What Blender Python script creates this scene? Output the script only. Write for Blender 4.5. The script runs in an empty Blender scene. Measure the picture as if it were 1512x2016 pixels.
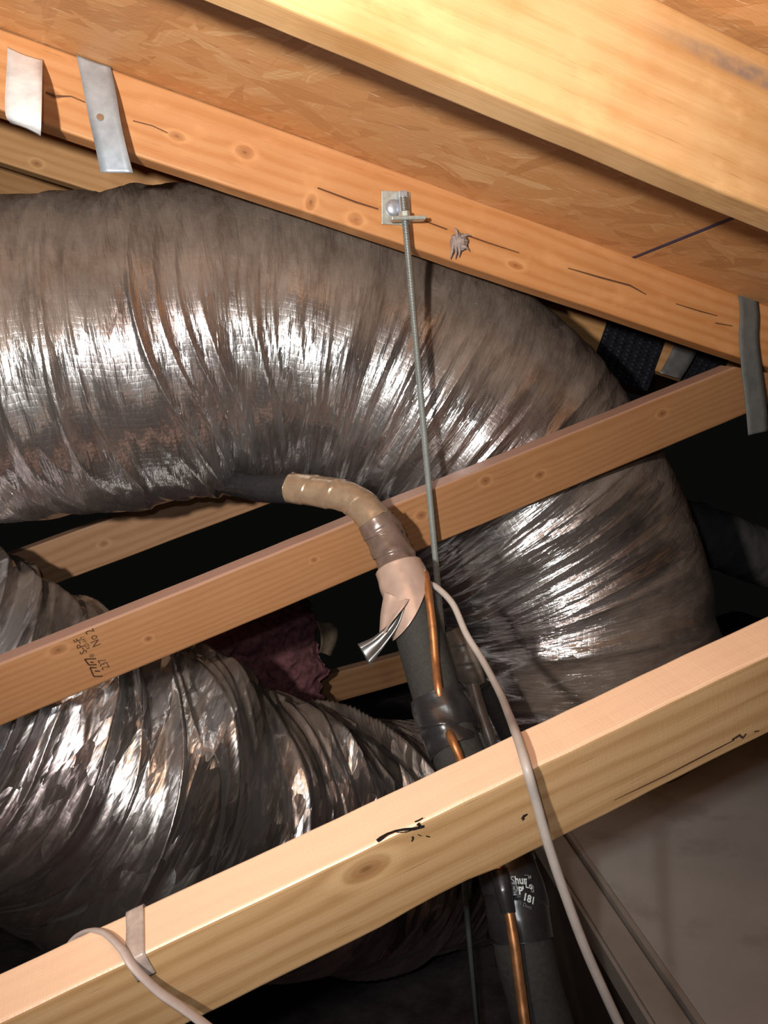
import bpy, bmesh, math, random
import numpy as np
from mathutils import Vector, Matrix

# ------------------------------------------------------------------ camera, world, lights, exposure
SC = bpy.context.scene
COL = SC.collection
EYE = Vector((0.0, 0.0, 1.60))                 # phone held about head height above the attic floor
FPX, W, H = 1513.0, 1512, 2016                 # 26 mm-equivalent phone lens
# camera axes in the attic frame: x along the trusses, y away from the viewer (truss to truss), z up
RIGHT = Vector((0.96723484, -0.23496311, -0.09617229))
DOWN = Vector((-0.12246806, -0.0999843, -0.98742327))
FWD = Vector((0.22239233, 0.96684822, -0.12548378))
cam = bpy.data.cameras.new('camera')
cam.sensor_fit = 'VERTICAL'
cam.sensor_height = 24.0
cam.lens = 24.0 * FPX / H
cam.clip_start = 0.02
camo = bpy.data.objects.new('camera', cam)
COL.objects.link(camo)
m = Matrix.Identity(4)
for i, a in enumerate((RIGHT, -DOWN, -FWD)):
    for j in range(3):
        m[j][i] = a[j]
m.translation = EYE
camo.matrix_world = m
SC.camera = camo

world = bpy.data.worlds.new('attic_dark')
SC.world = world
world.use_nodes = True
world.node_tree.nodes['Background'].inputs[0].default_value = (1.0, 0.95, 0.9, 1)
world.node_tree.nodes['Background'].inputs[1].default_value = 0.003


def lamp(name, kind, loc, energy, color, size, target=None, cone=None, blend=1.0):
    l = bpy.data.lights.new(name, kind)
    l.energy = energy
    l.color = color
    l.shadow_soft_size = size
    o = bpy.data.objects.new(name, l)
    o.location = EYE + Vector(loc)
    if kind == 'SPOT':
        l.spot_size = cone
        l.spot_blend = blend
        o.rotation_euler = (Vector(target) - Vector(loc)).to_track_quat('-Z', 'Y').to_euler()
    COL.objects.link(o)
    return o


lamp('work_light', 'SPOT', (-0.33, -0.12, 0.12), 104.0, (1.0, 0.93, 0.85), 0.022, (-0.04, 1.0, 0.36), math.radians(120), 1.0)
lamp('phone_flash', 'POINT', (-0.03, 0.0, 0.05), 10.0, (0.93, 0.96, 1.0), 0.008)

vs = SC.view_settings
vs.view_transform = 'Standard'
vs.look = 'None'
vs.gamma = 1.0
vs.use_curve_mapping = False
vs.exposure = 0.0
SC.cycles.max_bounces = 5
SC.cycles.diffuse_bounces = 3
SC.cycles.glossy_bounces = 3
SC.cycles.transmission_bounces = 2
SC.cycles.use_adaptive_sampling = True
SC.cycles.adaptive_threshold = 0.02

# ------------------------------------------------------------------ small helpers
rng = np.random.default_rng(7)
random.seed(7)


def sight(px, py):
    """direction of the sight line through a photo position, in attic axes"""
    return RIGHT * ((px - W / 2) / FPX) + DOWN * ((py - H / 2) / FPX) + FWD


def at(px, py, y):
    """point where that sight line meets the upright plane y metres beyond the viewer"""
    d = sight(px, py)
    return EYE + d * (y / d.y)


def on_level(px, py, z):
    d = sight(px, py)
    return EYE + d * ((z - EYE.z) / d.z)


def link(o, parent=None):
    COL.objects.link(o)
    if parent is not None:
        o.parent = parent
        o.matrix_parent_inverse = parent.matrix_world.inverted()
    return o


def tag(o, label, cat, group=None):
    o['label'] = label
    o['category'] = cat
    if group:
        o['group'] = group
    return o


def empty(name, loc, label, cat, group=None):
    o = bpy.data.objects.new(name, None)
    o.empty_display_size = 0.05
    o.location = loc
    o.matrix_world = Matrix.Translation(loc)
    COL.objects.link(o)
    return tag(o, label, cat, group)


def mesh_obj(name, verts, faces, mat, parent=None, smooth=False, matrix=None, uv=None, attr=None):
    me = bpy.data.meshes.new(name)
    me.from_pydata([tuple(v) for v in verts], [], faces)
    me.update()
    me.materials.append(mat)
    if smooth:
        me.polygons.foreach_set('use_smooth', [True] * len(me.polygons))
    if uv is not None:
        l = me.uv_layers.new(name='UVMap')
        l.data.foreach_set('uv', np.asarray(uv, dtype=np.float32).ravel())
    if attr is not None:
        for k, a in attr.items():
            at_ = me.attributes.new(k, 'FLOAT', 'POINT')
            at_.data.foreach_set('value', np.asarray(a, dtype=np.float32).ravel())
    o = bpy.data.objects.new(name, me)
    if matrix is not None:
        o.matrix_world = matrix
    return link(o, parent)


def bm_obj(name, bm, mat, parent=None, smooth=False, matrix=None):
    me = bpy.data.meshes.new(name)
    bmesh.ops.recalc_face_normals(bm, faces=bm.faces)
    bm.to_mesh(me)
    bm.free()
    me.materials.append(mat)
    if smooth:
        me.polygons.foreach_set('use_smooth', [True] * len(me.polygons))
    o = bpy.data.objects.new(name, me)
    if matrix is not None:
        o.matrix_world = matrix
    return link(o, parent)


def box_bm(sx, sy, sz, bevel=0.0, bm=None, mat=None):
    own = bm is None
    if own:
        bm = bmesh.new()
    r = bmesh.ops.create_cube(bm, size=1.0)
    bmesh.ops.scale(bm, vec=(sx, sy, sz), verts=r['verts'])
    if bevel:
        es = list({e for v in r['verts'] for e in v.link_edges})
        bmesh.ops.bevel(bm, geom=es, offset=bevel, segments=2, profile=0.5, affect='EDGES')
    elif mat is not None:
        pass
    return bm


def frame_matrix(origin, xaxis, zhint):
    x = Vector(xaxis).normalized()
    y = Vector(zhint).cross(x).normalized()
    z = x.cross(y)
    mm = Matrix.Identity(4)
    for i, a in enumerate((x, y, z)):
        for j in range(3):
            mm[j][i] = a[j]
    mm.translation = origin
    return mm


def catmull(pts, n):
    """n points evenly spaced by arc length on a Catmull-Rom curve"""
    P = np.array([list(p) for p in pts], dtype=float)
    P = np.vstack([2 * P[0] - P[1], P, 2 * P[-1] - P[-2]])
    out = []
    for i in range(1, len(P) - 2):
        t = np.linspace(0, 1, 60, endpoint=False)[:, None]
        a, b, c, d = P[i - 1], P[i], P[i + 1], P[i + 2]
        out.append(0.5 * ((2 * b) + (-a + c) * t + (2 * a - 5 * b + 4 * c - d) * t ** 2 + (-a + 3 * b - 3 * c + d) * t ** 3))
    out.append(P[-2][None])
    Q = np.vstack(out)
    s = np.concatenate([[0], np.cumsum(np.linalg.norm(np.diff(Q, axis=0), axis=1))])
    t = np.linspace(0, s[-1], n)
    R = np.stack([np.interp(t, s, Q[:, k]) for k in range(3)], 1)
    key = [s[min(60 * i, len(s) - 1)] / s[-1] for i in range(len(pts))]
    return R, t, key


def frames(R, up=(0, 0, 1)):
    T = np.gradient(R, axis=0)
    T /= np.linalg.norm(T, axis=1)[:, None]
    N = np.zeros_like(R)
    n = np.array(up, dtype=float)
    n = n - T[0] * (n @ T[0])
    if np.linalg.norm(n) < 1e-3:
        n = np.array([0, -1.0, 0]) - T[0] * (np.array([0, -1.0, 0]) @ T[0])
    n /= np.linalg.norm(n)
    for i in range(len(R)):
        n = n - T[i] * (n @ T[i])
        n /= np.linalg.norm(n)
        N[i] = n
    return T, N, np.cross(T, N)


def vnoise(u, v, seed, pv=None):
    """smooth value noise on arrays u, v; periodic in v with integer period pv"""
    g = np.random.default_rng(seed).random((256, 256))
    iu, iv = np.floor(u).astype(int), np.floor(v).astype(int)
    fu, fv = u - iu, v - iv
    fu = fu * fu * fu * (fu * (fu * 6 - 15) + 10)
    fv = fv * fv * fv * (fv * (fv * 6 - 15) + 10)

    def G(a, b):
        if pv:
            b = np.mod(b, pv)
        return g[np.mod(a, 256), np.mod(b, 256)]
    return (G(iu, iv) * (1 - fu) + G(iu + 1, iv) * fu) * (1 - fv) + (G(iu, iv + 1) * (1 - fu) + G(iu + 1, iv + 1) * fu) * fv


def tube(name, pts, radius, mat, parent=None, n=60, m=16, disp=None, caps=True, flat=None, up=(0, 0, 1), attr_fn=None, want=False):
    """swept tube; radius is a number or one per control point; disp(s, theta, k) adds to it"""
    R, s, key = catmull(pts, n)
    T, N, B = frames(R, up)
    rad = np.full(n, radius) if np.isscalar(radius) else np.interp(np.linspace(0, 1, n), key, radius)
    th = np.linspace(0, 2 * np.pi, m, endpoint=False)
    S, TH = np.meshgrid(s, th, indexing='ij')
    rr = np.repeat(rad[:, None], m, 1)
    if disp is not None:
        rr = rr + disp(S, TH, np.repeat(np.linspace(0, 1, n)[:, None], m, 1))
    a, b = (1.0, 1.0) if flat is None else flat
    D = N[:, None, :] * (np.cos(TH) * a)[..., None] + B[:, None, :] * (np.sin(TH) * b)[..., None]
    V = R[:, None, :] + D * rr[..., None]
    idx = np.arange(n * m).reshape(n, m)
    j2 = np.roll(np.arange(m), -1)
    F = np.stack([idx[:-1], idx[:-1][:, j2], idx[1:][:, j2], idx[1:]], -1).reshape(-1, 4)
    faces = F.tolist()
    th2 = np.append(th, 2 * np.pi) / (2 * np.pi)
    uu = np.stack([S[:-1], S[:-1], S[1:], S[1:]], -1).reshape(-1, 4)
    t0 = np.repeat(th2[None, :-1], n - 1, 0)
    t1 = np.repeat(th2[None, 1:], n - 1, 0)
    vv = np.stack([t0, t1, t1, t0], -1).reshape(-1, 4)
    uv = np.stack([uu, vv], -1).reshape(-1, 2)
    if caps:
        faces += [list(range(m))[::1], [(n - 1) * m + k for k in range(m)][::-1]]
        uv = np.vstack([uv, np.zeros((2 * m, 2))])
    attr = attr_fn(V, D, S, TH) if attr_fn else None
    o = mesh_obj(name, V.reshape(-1, 3), faces, mat, parent, True, uv=uv, attr=attr)
    if want:
        return o, (R, T, N, B, rad, s)
    return o


# ------------------------------------------------------------------ node materials
class NT:
    def __init__(self, name):
        self.mat = bpy.data.materials.new(name)
        self.mat.use_nodes = True
        self.t = self.mat.node_tree
        self.bsdf = self.t.nodes['Principled BSDF']

    def n(self, kind, **kw):
        x = self.t.nodes.new(kind)
        for k, v in kw.items():
            setattr(x, k, v)
        return x

    def put(self, sock, v):
        if isinstance(v, bpy.types.NodeSocket):
            self.t.links.new(v, sock)
        elif v is not None:
            sock.default_value = v

    def math(self, op, a, b=None, c=None, clamp=False):
        x = self.n('ShaderNodeMath', operation=op, use_clamp=clamp)
        for i, v in enumerate((a, b, c)):
            self.put(x.inputs[i], v)
        return x.outputs[0]

    def vmath(self, op, a, b=None, scale=None):
        x = self.n('ShaderNodeVectorMath', operation=op)
        self.put(x.inputs[0], a)
        self.put(x.inputs[1], b)
        if scale is not None:
            self.put(x.inputs['Scale'], scale)
        return x.outputs['Value' if op in ('LENGTH', 'DISTANCE', 'DOT_PRODUCT') else 'Vector']

    def coord(self, kind='Object'):
        return self.n('ShaderNodeTexCoord').outputs[kind]

    def map(self, vec, scale=(1, 1, 1), rot=(0, 0, 0), loc=(0, 0, 0)):
        x = self.n('ShaderNodeMapping')
        self.put(x.inputs['Vector'], vec)
        x.inputs['Scale'].default_value = scale
        x.inputs['Rotation'].default_value = rot
        x.inputs['Location'].default_value = loc
        return x.outputs[0]

    def noise(self, vec, scale, detail=4, rough=0.55, dist=0.0, out='Fac'):
        x = self.n('ShaderNodeTexNoise')
        self.put(x.inputs['Vector'], vec)
        x.inputs['Scale'].default_value = scale
        x.inputs['Detail'].default_value = detail
        x.inputs['Roughness'].default_value = rough
        x.inputs['Distortion'].default_value = dist
        return x.outputs[out]

    def voronoi(self, vec, scale, feature='F1', rand=1.0):
        x = self.n('ShaderNodeTexVoronoi', feature=feature)
        self.put(x.inputs['Vector'], vec)
        x.inputs['Scale'].default_value = scale
        x.inputs['Randomness'].default_value = rand
        return x

    def ramp(self, fac, stops, interp='LINEAR'):
        x = self.n('ShaderNodeValToRGB')
        self.put(x.inputs[0], fac)
        cr = x.color_ramp
        cr.interpolation = interp
        while len(cr.elements) < len(stops):
            cr.elements.new(0.5)
        for e, (p, c) in zip(cr.elements, stops):
            e.position = p
            e.color = (*c, 1) if len(c) == 3 else c
        return x.outputs[0]

    def step(self, v, lo, hi, a=0.0, b=1.0):
        x = self.n('ShaderNodeMapRange', interpolation_type='SMOOTHSTEP')
        self.put(x.inputs[0], v)
        for i, q in enumerate((lo, hi, a, b)):
            x.inputs[i + 1].default_value = q
        return x.outputs[0]

    def mix(self, fac, a, b, blend='MIX'):
        x = self.n('ShaderNodeMix', data_type='RGBA', blend_type=blend)
        self.put(x.inputs[0], fac)
        self.put(x.inputs[6], (*a, 1) if isinstance(a, tuple) else a)
        self.put(x.inputs[7], (*b, 1) if isinstance(b, tuple) else b)
        return x.outputs[2]

    def sep(self, v):
        x = self.n('ShaderNodeSeparateXYZ')
        self.put(x.inputs[0], v)
        return x.outputs

    def comb(self, x_, y_, z_):
        x = self.n('ShaderNodeCombineXYZ')
        for i, v in enumerate((x_, y_, z_)):
            self.put(x.inputs[i], v)
        return x.outputs[0]

    def bump(self, h, strength, dist, normal=None):
        x = self.n('ShaderNodeBump')
        x.inputs['Strength'].default_value = strength
        x.inputs['Distance'].default_value = dist
        self.put(x.inputs['Height'], h)
        if normal is not None:
            self.put(x.inputs['Normal'], normal)
        return x.outputs[0]

    def set(self, **kw):
        for k, v in kw.items():
            k = {'color': 'Base Color', 'rough': 'Roughness', 'metal': 'Metallic', 'normal': 'Normal', 'spec': 'Specular IOR Level',
                 'coat': 'Coat Weight', 'alpha': 'Alpha', 'trans': 'Transmission Weight', 'aniso': 'Anisotropic', 'sheen': 'Sheen Weight', 'coatr': 'Coat Roughness'}[k]
            if isinstance(v, tuple) and len(v) == 3:
                v = (*v, 1)
            self.put(self.bsdf.inputs[k], v)
        return self.mat


def wood(name, dark, mid, light, knots=(), seed=0.0, freq=260.0, centre=(0.03, -0.05), contrast=0.5, rough=0.5, spec=0.35, streak=0.35, sawn=0.0, toptone=(0.40, 0.24, 0.16), blotch=0.35, stain=None, mottle=0.0):
    """sawn softwood: growth rings round an axis along local x, fibres, knots at local (x, z)"""
    t = NT(name)
    co = t.coord('Object')
    x, y, z = t.sep(co)[0:3]
    shift = t.map(co, loc=(seed, seed * 0.7, seed * 1.3))
    slow = t.noise(t.map(shift, scale=(1.6, 9, 9)), 1.0, 2, 0.5)
    slow2 = t.noise(t.map(shift, scale=(7, 30, 30)), 1.0, 3, 0.6)
    r = t.vmath('LENGTH', t.comb(0.0, t.math('ADD', y, centre[0]), t.math('ADD', z, centre[1])))
    r = t.math('ADD', r, t.math('MULTIPLY', t.math('SUBTRACT', slow, 0.5), 0.055))
    r = t.math('ADD', r, t.math('MULTIPLY', t.math('SUBTRACT', slow2, 0.5), 0.010))
    kmask = None
    for kx, kz, ka, kb in knots:
        d = t.vmath('LENGTH', t.comb(t.math('MULTIPLY', t.math('SUBTRACT', x, kx), 1.0 / ka), 0.0, t.math('MULTIPLY', t.math('SUBTRACT', z, kz), 1.0 / kb)))
        d = t.math('ADD', d, t.math('MULTIPLY', t.math('SUBTRACT', slow2, 0.5), 0.35))
        r = t.math('ADD', r, t.math('MULTIPLY', t.math('EXPONENT', t.math('MULTIPLY', t.math('MULTIPLY', d, d), -0.35)), kb * 0.9))
        ring = t.math('MULTIPLY', t.step(d, 1.15, 0.55), t.step(t.math('SINE', t.math('MULTIPLY', d, 16.0)), -1.0, 1.0, 0.65, 1.0))
        core = t.step(d, 0.50, 0.10)
        edge = t.math('MULTIPLY', t.step(d, 1.9, 1.15), t.step(d, 0.85, 1.1))
        kmask = (ring, core, edge) if kmask is None else tuple(t.math('MAXIMUM', a, b) for a, b in zip(kmask, (ring, core, edge)))
    w = t.math('SINE', t.math('MULTIPLY', r, freq))
    w = t.math('ADD', t.math('MULTIPLY', w, 0.5), 0.5)
    w = t.math('POWER', w, 1.6)
    fib = t.noise(t.map(shift, scale=(5, 320, 320)), 1.0, 3, 0.6)
    fine = t.noise(t.map(shift, scale=(22, 900, 900)), 1.0, 2, 0.6)
    pore = t.step(t.noise(t.map(shift, scale=(14, 420, 420), loc=(3, 1, 2)), 1.0, 2, 0.5), 0.66, 0.74)
    g = t.math('ADD', t.math('MULTIPLY', w, contrast), t.math('MULTIPLY', fib, streak))
    g = t.math('ADD', g, t.math('MULTIPLY', fine, 0.22))
    g = t.math('ADD', g, t.math('MULTIPLY', t.math('SUBTRACT', t.noise(shift, 9.0, 3, 0.6), 0.5), blotch))
    c = t.ramp(g, [(0.12, light), (0.5, mid), (0.95, dark)])
    c = t.mix(t.math('MULTIPLY', pore, 0.45), c, tuple(v * 0.62 for v in dark))
    if kmask:
        c = t.mix(t.math('MULTIPLY', kmask[2], 0.45), c, tuple(min(1, v * 1.18) for v in light))
        c = t.mix(t.math('MULTIPLY', kmask[0], 0.5), c, (dark[0] * 0.78, dark[1] * 0.62, dark[2] * 0.52))
        c = t.mix(t.math('MULTIPLY', kmask[1], 0.45), c, (dark[0] * 0.25, dark[1] * 0.18, dark[2] * 0.16))
    if mottle:
        mo = t.step(t.noise(t.map(shift, scale=(16, 30, 30), rot=(0, 0.2, 0)), 1.0, 4, 0.6), 0.5, 0.72)
        c = t.mix(t.math('MULTIPLY', mo, mottle), c, tuple(min(1, v * 1.25) for v in light))
    if stain:
        sx, sz, sw = stain
        sm_ = t.math('MULTIPLY', t.step(t.math('ABSOLUTE', t.math('ADD', t.math('SUBTRACT', z, sz), t.math('MULTIPLY', t.math('SUBTRACT', slow2, 0.5), 0.012))), sw, sw * 0.2), t.step(x, sx, sx + 0.12))
        c = t.mix(t.math('MULTIPLY', sm_, t.step(t.noise(shift, 60, 3, 0.6), 0.3, 0.6, 0.35, 0.85)), c, (0.17, 0.13, 0.115))
    nz = t.sep(t.coord('Normal'))[2]
    c = t.mix(t.math('MULTIPLY', t.step(nz, 0.45, 0.85), 0.8), c, toptone)  # faces turned upward blend towards a separate, pinker tone
    h = t.math('MULTIPLY', fib, 0.6)
    if sawn:
        saw = t.noise(t.map(shift, scale=(620, 20, 45)), 1.0, 3, 0.7)
        h = t.math('ADD', h, t.math('MULTIPLY', saw, sawn))
    rg = t.math('ADD', t.math('MULTIPLY', fine, 0.25), rough - 0.1)
    return t.set(color=c, rough=rg, spec=spec, normal=t.bump(h, 0.35, 0.0012))


def osb_mat(name, base=1.0, seed=0.0):
    t = NT(name)
    co = t.map(t.coord('Object'), loc=(seed, seed * 2, 0))
    warp = t.noise(co, 9.0, 2, 0.5, out='Color')
    co = t.vmath('ADD', co, t.vmath('SCALE', t.vmath('SUBTRACT', warp, (0.5, 0.5, 0.5)), scale=0.035))
    best = None
    for k, (ang, sx, sy) in enumerate(((0.45, 7, 32), (0.0, 8, 38), (0.8, 7, 34), (-0.5, 9, 42), (1.3, 8, 38), (0.6, 12, 56))):
        v = t.voronoi(t.map(t.map(co, rot=(0, 0, ang)), scale=(sx, sy, 1), loc=(k * 3.3, k * 7.7, 0)), 1.0)
        e = t.voronoi(t.map(t.map(co, rot=(0, 0, ang)), scale=(sx, sy, 1), loc=(k * 3.3, k * 7.7, 0)), 1.0, 'DISTANCE_TO_EDGE')
        cs = t.n('ShaderNodeSeparateColor')
        t.put(cs.inputs[0], v.outputs['Color'])
        pri = t.math('MULTIPLY', cs.outputs[0], t.step(e.outputs['Distance'], 0.0, 0.05, 0.55, 1.0))
        val = cs.outputs[1]
        fib = t.noise(t.map(t.map(co, rot=(0, 0, ang)), scale=(14, 260, 1)), 1.0, 3, 0.6)
        val = t.math('ADD', t.math('MULTIPLY', val, 0.66), t.math('MULTIPLY', fib, 0.5))
        if best is None:
            best = (pri, val)
        else:
            gt = t.math('GREATER_THAN', pri, best[0])
            nv = t.math('ADD', t.math('MULTIPLY', val, gt), t.math('MULTIPLY', best[1], t.math('SUBTRACT', 1.0, gt)))
            best = (t.math('MAXIMUM', pri, best[0]), nv)
    big = t.noise(co, 3.0, 3, 0.6)
    v = t.math('ADD', best[1], t.math('MULTIPLY', t.math('SUBTRACT', big, 0.5), 0.5))
    b = base
    c = t.ramp(v, [(0.05, (0.43 * b, 0.19 * b, 0.068 * b)), (0.5, (0.60 * b, 0.285 * b, 0.108 * b)), (0.85, (0.63 * b, 0.325 * b, 0.135 * b)), (1.0, (0.74 * b, 0.44 * b, 0.21 * b))])
    spl = t.step(t.noise(t.map(co, rot=(0, 0, 0.6), scale=(24, 190, 1)), 1.0, 3, 0.55), 0.645, 0.70)
    c = t.mix(t.math('MULTIPLY', spl, 0.7), c, (0.82, 0.58, 0.34))
    h = t.noise(t.map(co, rot=(0, 0, 0.5), scale=(30, 160, 1)), 1.0, 3, 0.6)
    return t.set(color=c, rough=0.55, spec=0.35, normal=t.bump(h, 0.30, 0.002))


def foil_mat(name, seed=0.0, rough=0.2, crinkle=1.0, net=1.0, big=(46, 9, 0.0085), mid=(120, 38, 0.0022), fine=0.0035, streak=0.0, scuff=0.35, dustcol=(0.165, 0.128, 0.104), tint=(0.73, 0.735, 0.75), purple=0.0):
    t = NT(name)
    uv = t.coord('UV')
    u, v = t.sep(uv)[0:2]
    vm = t.math('MULTIPLY', v, 1.75)                      # metres round the duct
    p = t.comb(u, vm, seed)
    dust = t.n('ShaderNodeAttribute', attribute_name='dust').outputs['Fac']
    # film quilted by the reinforcing net: every cell is a tiny pillow
    wob = t.noise(p, 12.0, 2, 0.5)
    ua = t.math('ADD', t.math('ADD', u, t.math('MULTIPLY', wob, 0.03)), t.math('MULTIPLY', vm, 0.12))
    va = t.math('SUBTRACT', t.math('ADD', vm, t.math('MULTIPLY', wob, 0.03)), t.math('MULTIPLY', u, 0.10))
    pu = t.math('ABSOLUTE', t.math('SINE', t.math('MULTIPLY', ua, math.pi / 0.0105)))
    pv = t.math('ABSOLUTE', t.math('SINE', t.math('MULTIPLY', va, math.pi / 0.0105)))
    h = t.math('MULTIPLY', t.math('POWER', t.math('MINIMUM', pu, pv), 0.5), 0.00042 * net)

    def facets(sx, sy, amp, off):
        """crumpled film: flat tilted pieces, long round the duct and narrow along it; height in metres"""
        q = t.map(p, scale=(sx, sy, 1), loc=(off, off * 2, 0))
        wq = t.vmath('ADD', q, t.vmath('SCALE', t.vmath('SUBTRACT', t.noise(q, 0.8, 3, 0.6, out='Color'), (0.5, 0.5, 0.5)), scale=0.7))
        vo = t.voronoi(wq, 1.0)
        loc_ = t.vmath('SUBTRACT', wq, vo.outputs['Position'])
        rnd = t.vmath('SUBTRACT', vo.outputs['Color'], (0.5, 0.5, 0.5))
        return t.math('MULTIPLY', t.vmath('DOT_PRODUCT', loc_, rnd), amp)
    h = t.math('ADD', h, facets(big[0], big[1], big[2] * crinkle, 3.0))
    h = t.math('ADD', h, facets(mid[0], mid[1], mid[2] * crinkle, 8.0))
    h = t.math('ADD', h, t.math('MULTIPLY', t.noise(t.map(p, scale=(60, 12, 1)), 1.0, 4, 0.6, 0.6), fine * crinkle))
    h = t.math('ADD', h, t.math('MULTIPLY', t.noise(t.map(p, scale=(260, 14, 1), loc=(1, 5, 0)), 1.0, 3, 0.55, 0.5), streak))
    n2 = t.bump(h, 1.0, 1.0)
    sp = t.noise(p, 26.0, 4, 0.65)
    d = t.math('ADD', dust, t.math('MULTIPLY', t.math('SUBTRACT', sp, 0.5), 0.5))
    d = t.step(d, 0.18, 0.75, 0.13, 0.88)
    tone = t.noise(t.map(p, scale=(60, 12, 1), loc=(2, 9, 0)), 1.0, 3, 0.6)
    mc = t.ramp(tone, [(0.3, tint), (0.6, tuple(x * 0.93 for x in tint)), (0.78, (0.62, 0.74, 0.82))])
    if purple:
        mc = t.mix(t.step(t.noise(p, 3.5, 3, 0.6), 0.45, 0.7, 0.0, purple), mc, (0.50, 0.30, 0.33))
    spots = t.step(t.noise(p, 60.0, 3, 0.6), 0.66, 0.76)
    dc = t.ramp(t.noise(t.map(p, scale=(22, 7, 1)), 1.0, 6, 0.68), [(0.32, (dustcol[0] * 0.62, dustcol[1] * 0.56, dustcol[2] * 0.52)), (0.5, dustcol), (0.68, tuple(x * 1.32 for x in dustcol))])
    dc = t.mix(t.math('MULTIPLY', spots, 0.35), dc, (0.10, 0.07, 0.05))
    met = t.n('ShaderNodeBsdfPrincipled')
    t.put(met.inputs['Base Color'], mc)
    met.inputs['Metallic'].default_value = 1.0
    t.put(met.inputs['Roughness'], t.math('ADD', t.math('MULTIPLY', sp, 0.12), rough - 0.06))
    t.put(met.inputs['Normal'], n2)
    met2 = t.n('ShaderNodeBsdfPrincipled')                 # scuffed film: the same foil with a broader sheen
    t.put(met2.inputs['Base Color'], mc)
    met2.inputs['Metallic'].default_value = 1.0
    met2.inputs['Roughness'].default_value = rough + 0.26
    t.put(met2.inputs['Normal'], n2)
    mm_ = t.n('ShaderNodeMixShader')
    mm_.inputs[0].default_value = scuff
    t.put(mm_.inputs[1], met.outputs[0])
    t.put(mm_.inputs[2], met2.outputs[0])
    t.set(color=dc, rough=0.55, spec=0.4, normal=n2)
    mx = t.n('ShaderNodeMixShader')
    t.put(mx.inputs[0], d)
    t.put(mx.inputs[1], mm_.outputs[0])
    t.put(mx.inputs[2], t.bsdf.outputs[0])
    out = t.t.nodes['Material Output']
    t.put(out.inputs['Surface'], mx.outputs[0])
    return t.mat


def plain(name, color, rough=0.5, metal=0.0, spec=0.5, noise_scale=40.0, var=0.25, bump=0.0, coat=0.0, detail=4, dirt=None):
    t = NT(name)
    co = t.coord('Object')
    nz = t.noise(co, noise_scale, detail, 0.6)
    c = t.ramp(nz, [(0.25, tuple(v * (1 - var) for v in color)), (0.75, tuple(min(1, v * (1 + var)) for v in color))])
    if dirt:
        c = t.mix(t.step(t.noise(co, dirt[0], 4, 0.6), dirt[1], dirt[2], 0, dirt[3]), c, dirt[4])
    t.set(color=c, rough=t.math('ADD', t.math('MULTIPLY', nz, 0.2), rough - 0.1), metal=metal, spec=spec, coat=coat)
    if bump:
        t.set(normal=t.bump(nz, 0.5, bump))
    return t.mat


MAT = {}
MAT['osb'] = osb_mat('osb_strands', 1.0)
MAT['foil'] = foil_mat('duct_foil', 0.0, 0.17, 0.75, 0.32, (34, 7, 0.014), (95, 30, 0.0040), 0.0012, 0.0012, 0.26, purple=0.3)
MAT['foil_low'] = foil_mat('duct_foil_loose', 4.0, 0.10, 1.0, 0.12, (15, 3.4, 0.078), (50, 16, 0.0105), 0.0008, 0.0002, 0.55, purple=0.45)
MAT['zinc'] = plain('zinc_plate', (0.50, 0.54, 0.50), 0.36, 0.55, noise_scale=120, var=0.2)
MAT['bolt'] = plain('bolt_zinc', (0.42, 0.45, 0.51), 0.42, 0.6, noise_scale=200, var=0.15)
MAT['strap'] = plain('galvanised_strap', (0.88, 0.90, 0.92), 0.45, 0.15, noise_scale=35, var=0.28, bump=0.0006)
MAT['strap_dark'] = plain('dull_strap', (0.105, 0.105, 0.10), 0.6, 0.0, 0.25, noise_scale=50, var=0.2)
MAT['copper'] = plain('copper_tube', (0.50, 0.235, 0.10), 0.38, 0.75, noise_scale=70, var=0.3, dirt=(60, 0.5, 0.75, 0.5, (0.16, 0.07, 0.03)))
MAT['foam'] = plain('black_foam', (0.033, 0.032, 0.030), 0.75, 0.0, 0.3, noise_scale=220, var=0.3, bump=0.0006)
MAT['black_tape'] = plain('black_tape', (0.022, 0.021, 0.022), 0.28, 0.0, 0.5, noise_scale=60, var=0.2)
MAT['tan_tape'] = plain('tan_tape', (0.33, 0.235, 0.155), 0.27, 0.35, 0.6, noise_scale=50, var=0.2)
MAT['brown_tape'] = plain('brown_tape', (0.15, 0.105, 0.085), 0.27, 0.15, 0.6, noise_scale=60, var=0.25)
MAT['pink_tape'] = plain('pink_tape', (0.46, 0.335, 0.275), 0.3, 0.2, 0.6, noise_scale=40, var=0.12)
MAT['cable'] = plain('grey_cable', (0.40, 0.355, 0.325), 0.42, 0.0, 0.45, noise_scale=60, var=0.1)
MAT['cable_low'] = plain('flat_cable', (0.44, 0.37, 0.34), 0.45, 0.0, 0.4, noise_scale=60, var=0.1)
MAT['batt'] = plain('pink_fibre', (0.175, 0.075, 0.086), 0.95, 0.0, 0.1, noise_scale=60, var=0.45, bump=0.006, detail=8)
MAT['kraft'] = plain('kraft_paper', (0.17, 0.13, 0.09), 0.8, 0.0, 0.2, noise_scale=60, var=0.3)
MAT['sheet'] = plain('grey_sheet_metal', (0.36, 0.355, 0.345), 0.6, 0.0, 0.3, noise_scale=5, var=0.14, dirt=(7, 0.52, 0.62, 0.45, (0.24, 0.225, 0.205)))
MAT['sheet_side'] = plain('grey_sheet_edge', (0.30, 0.27, 0.24), 0.5, 0.1, 0.4, noise_scale=9, var=0.2)
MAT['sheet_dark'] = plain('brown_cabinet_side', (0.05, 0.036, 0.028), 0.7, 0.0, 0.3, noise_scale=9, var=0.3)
MAT['ink'] = plain('black_ink', (0.018, 0.013, 0.012), 0.6, 0.0, 0.3, var=0.2)
MAT['stamp'] = plain('brown_ink', (0.055, 0.026, 0.014), 0.7, 0.0, 0.2, noise_scale=300, var=0.5)
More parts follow.
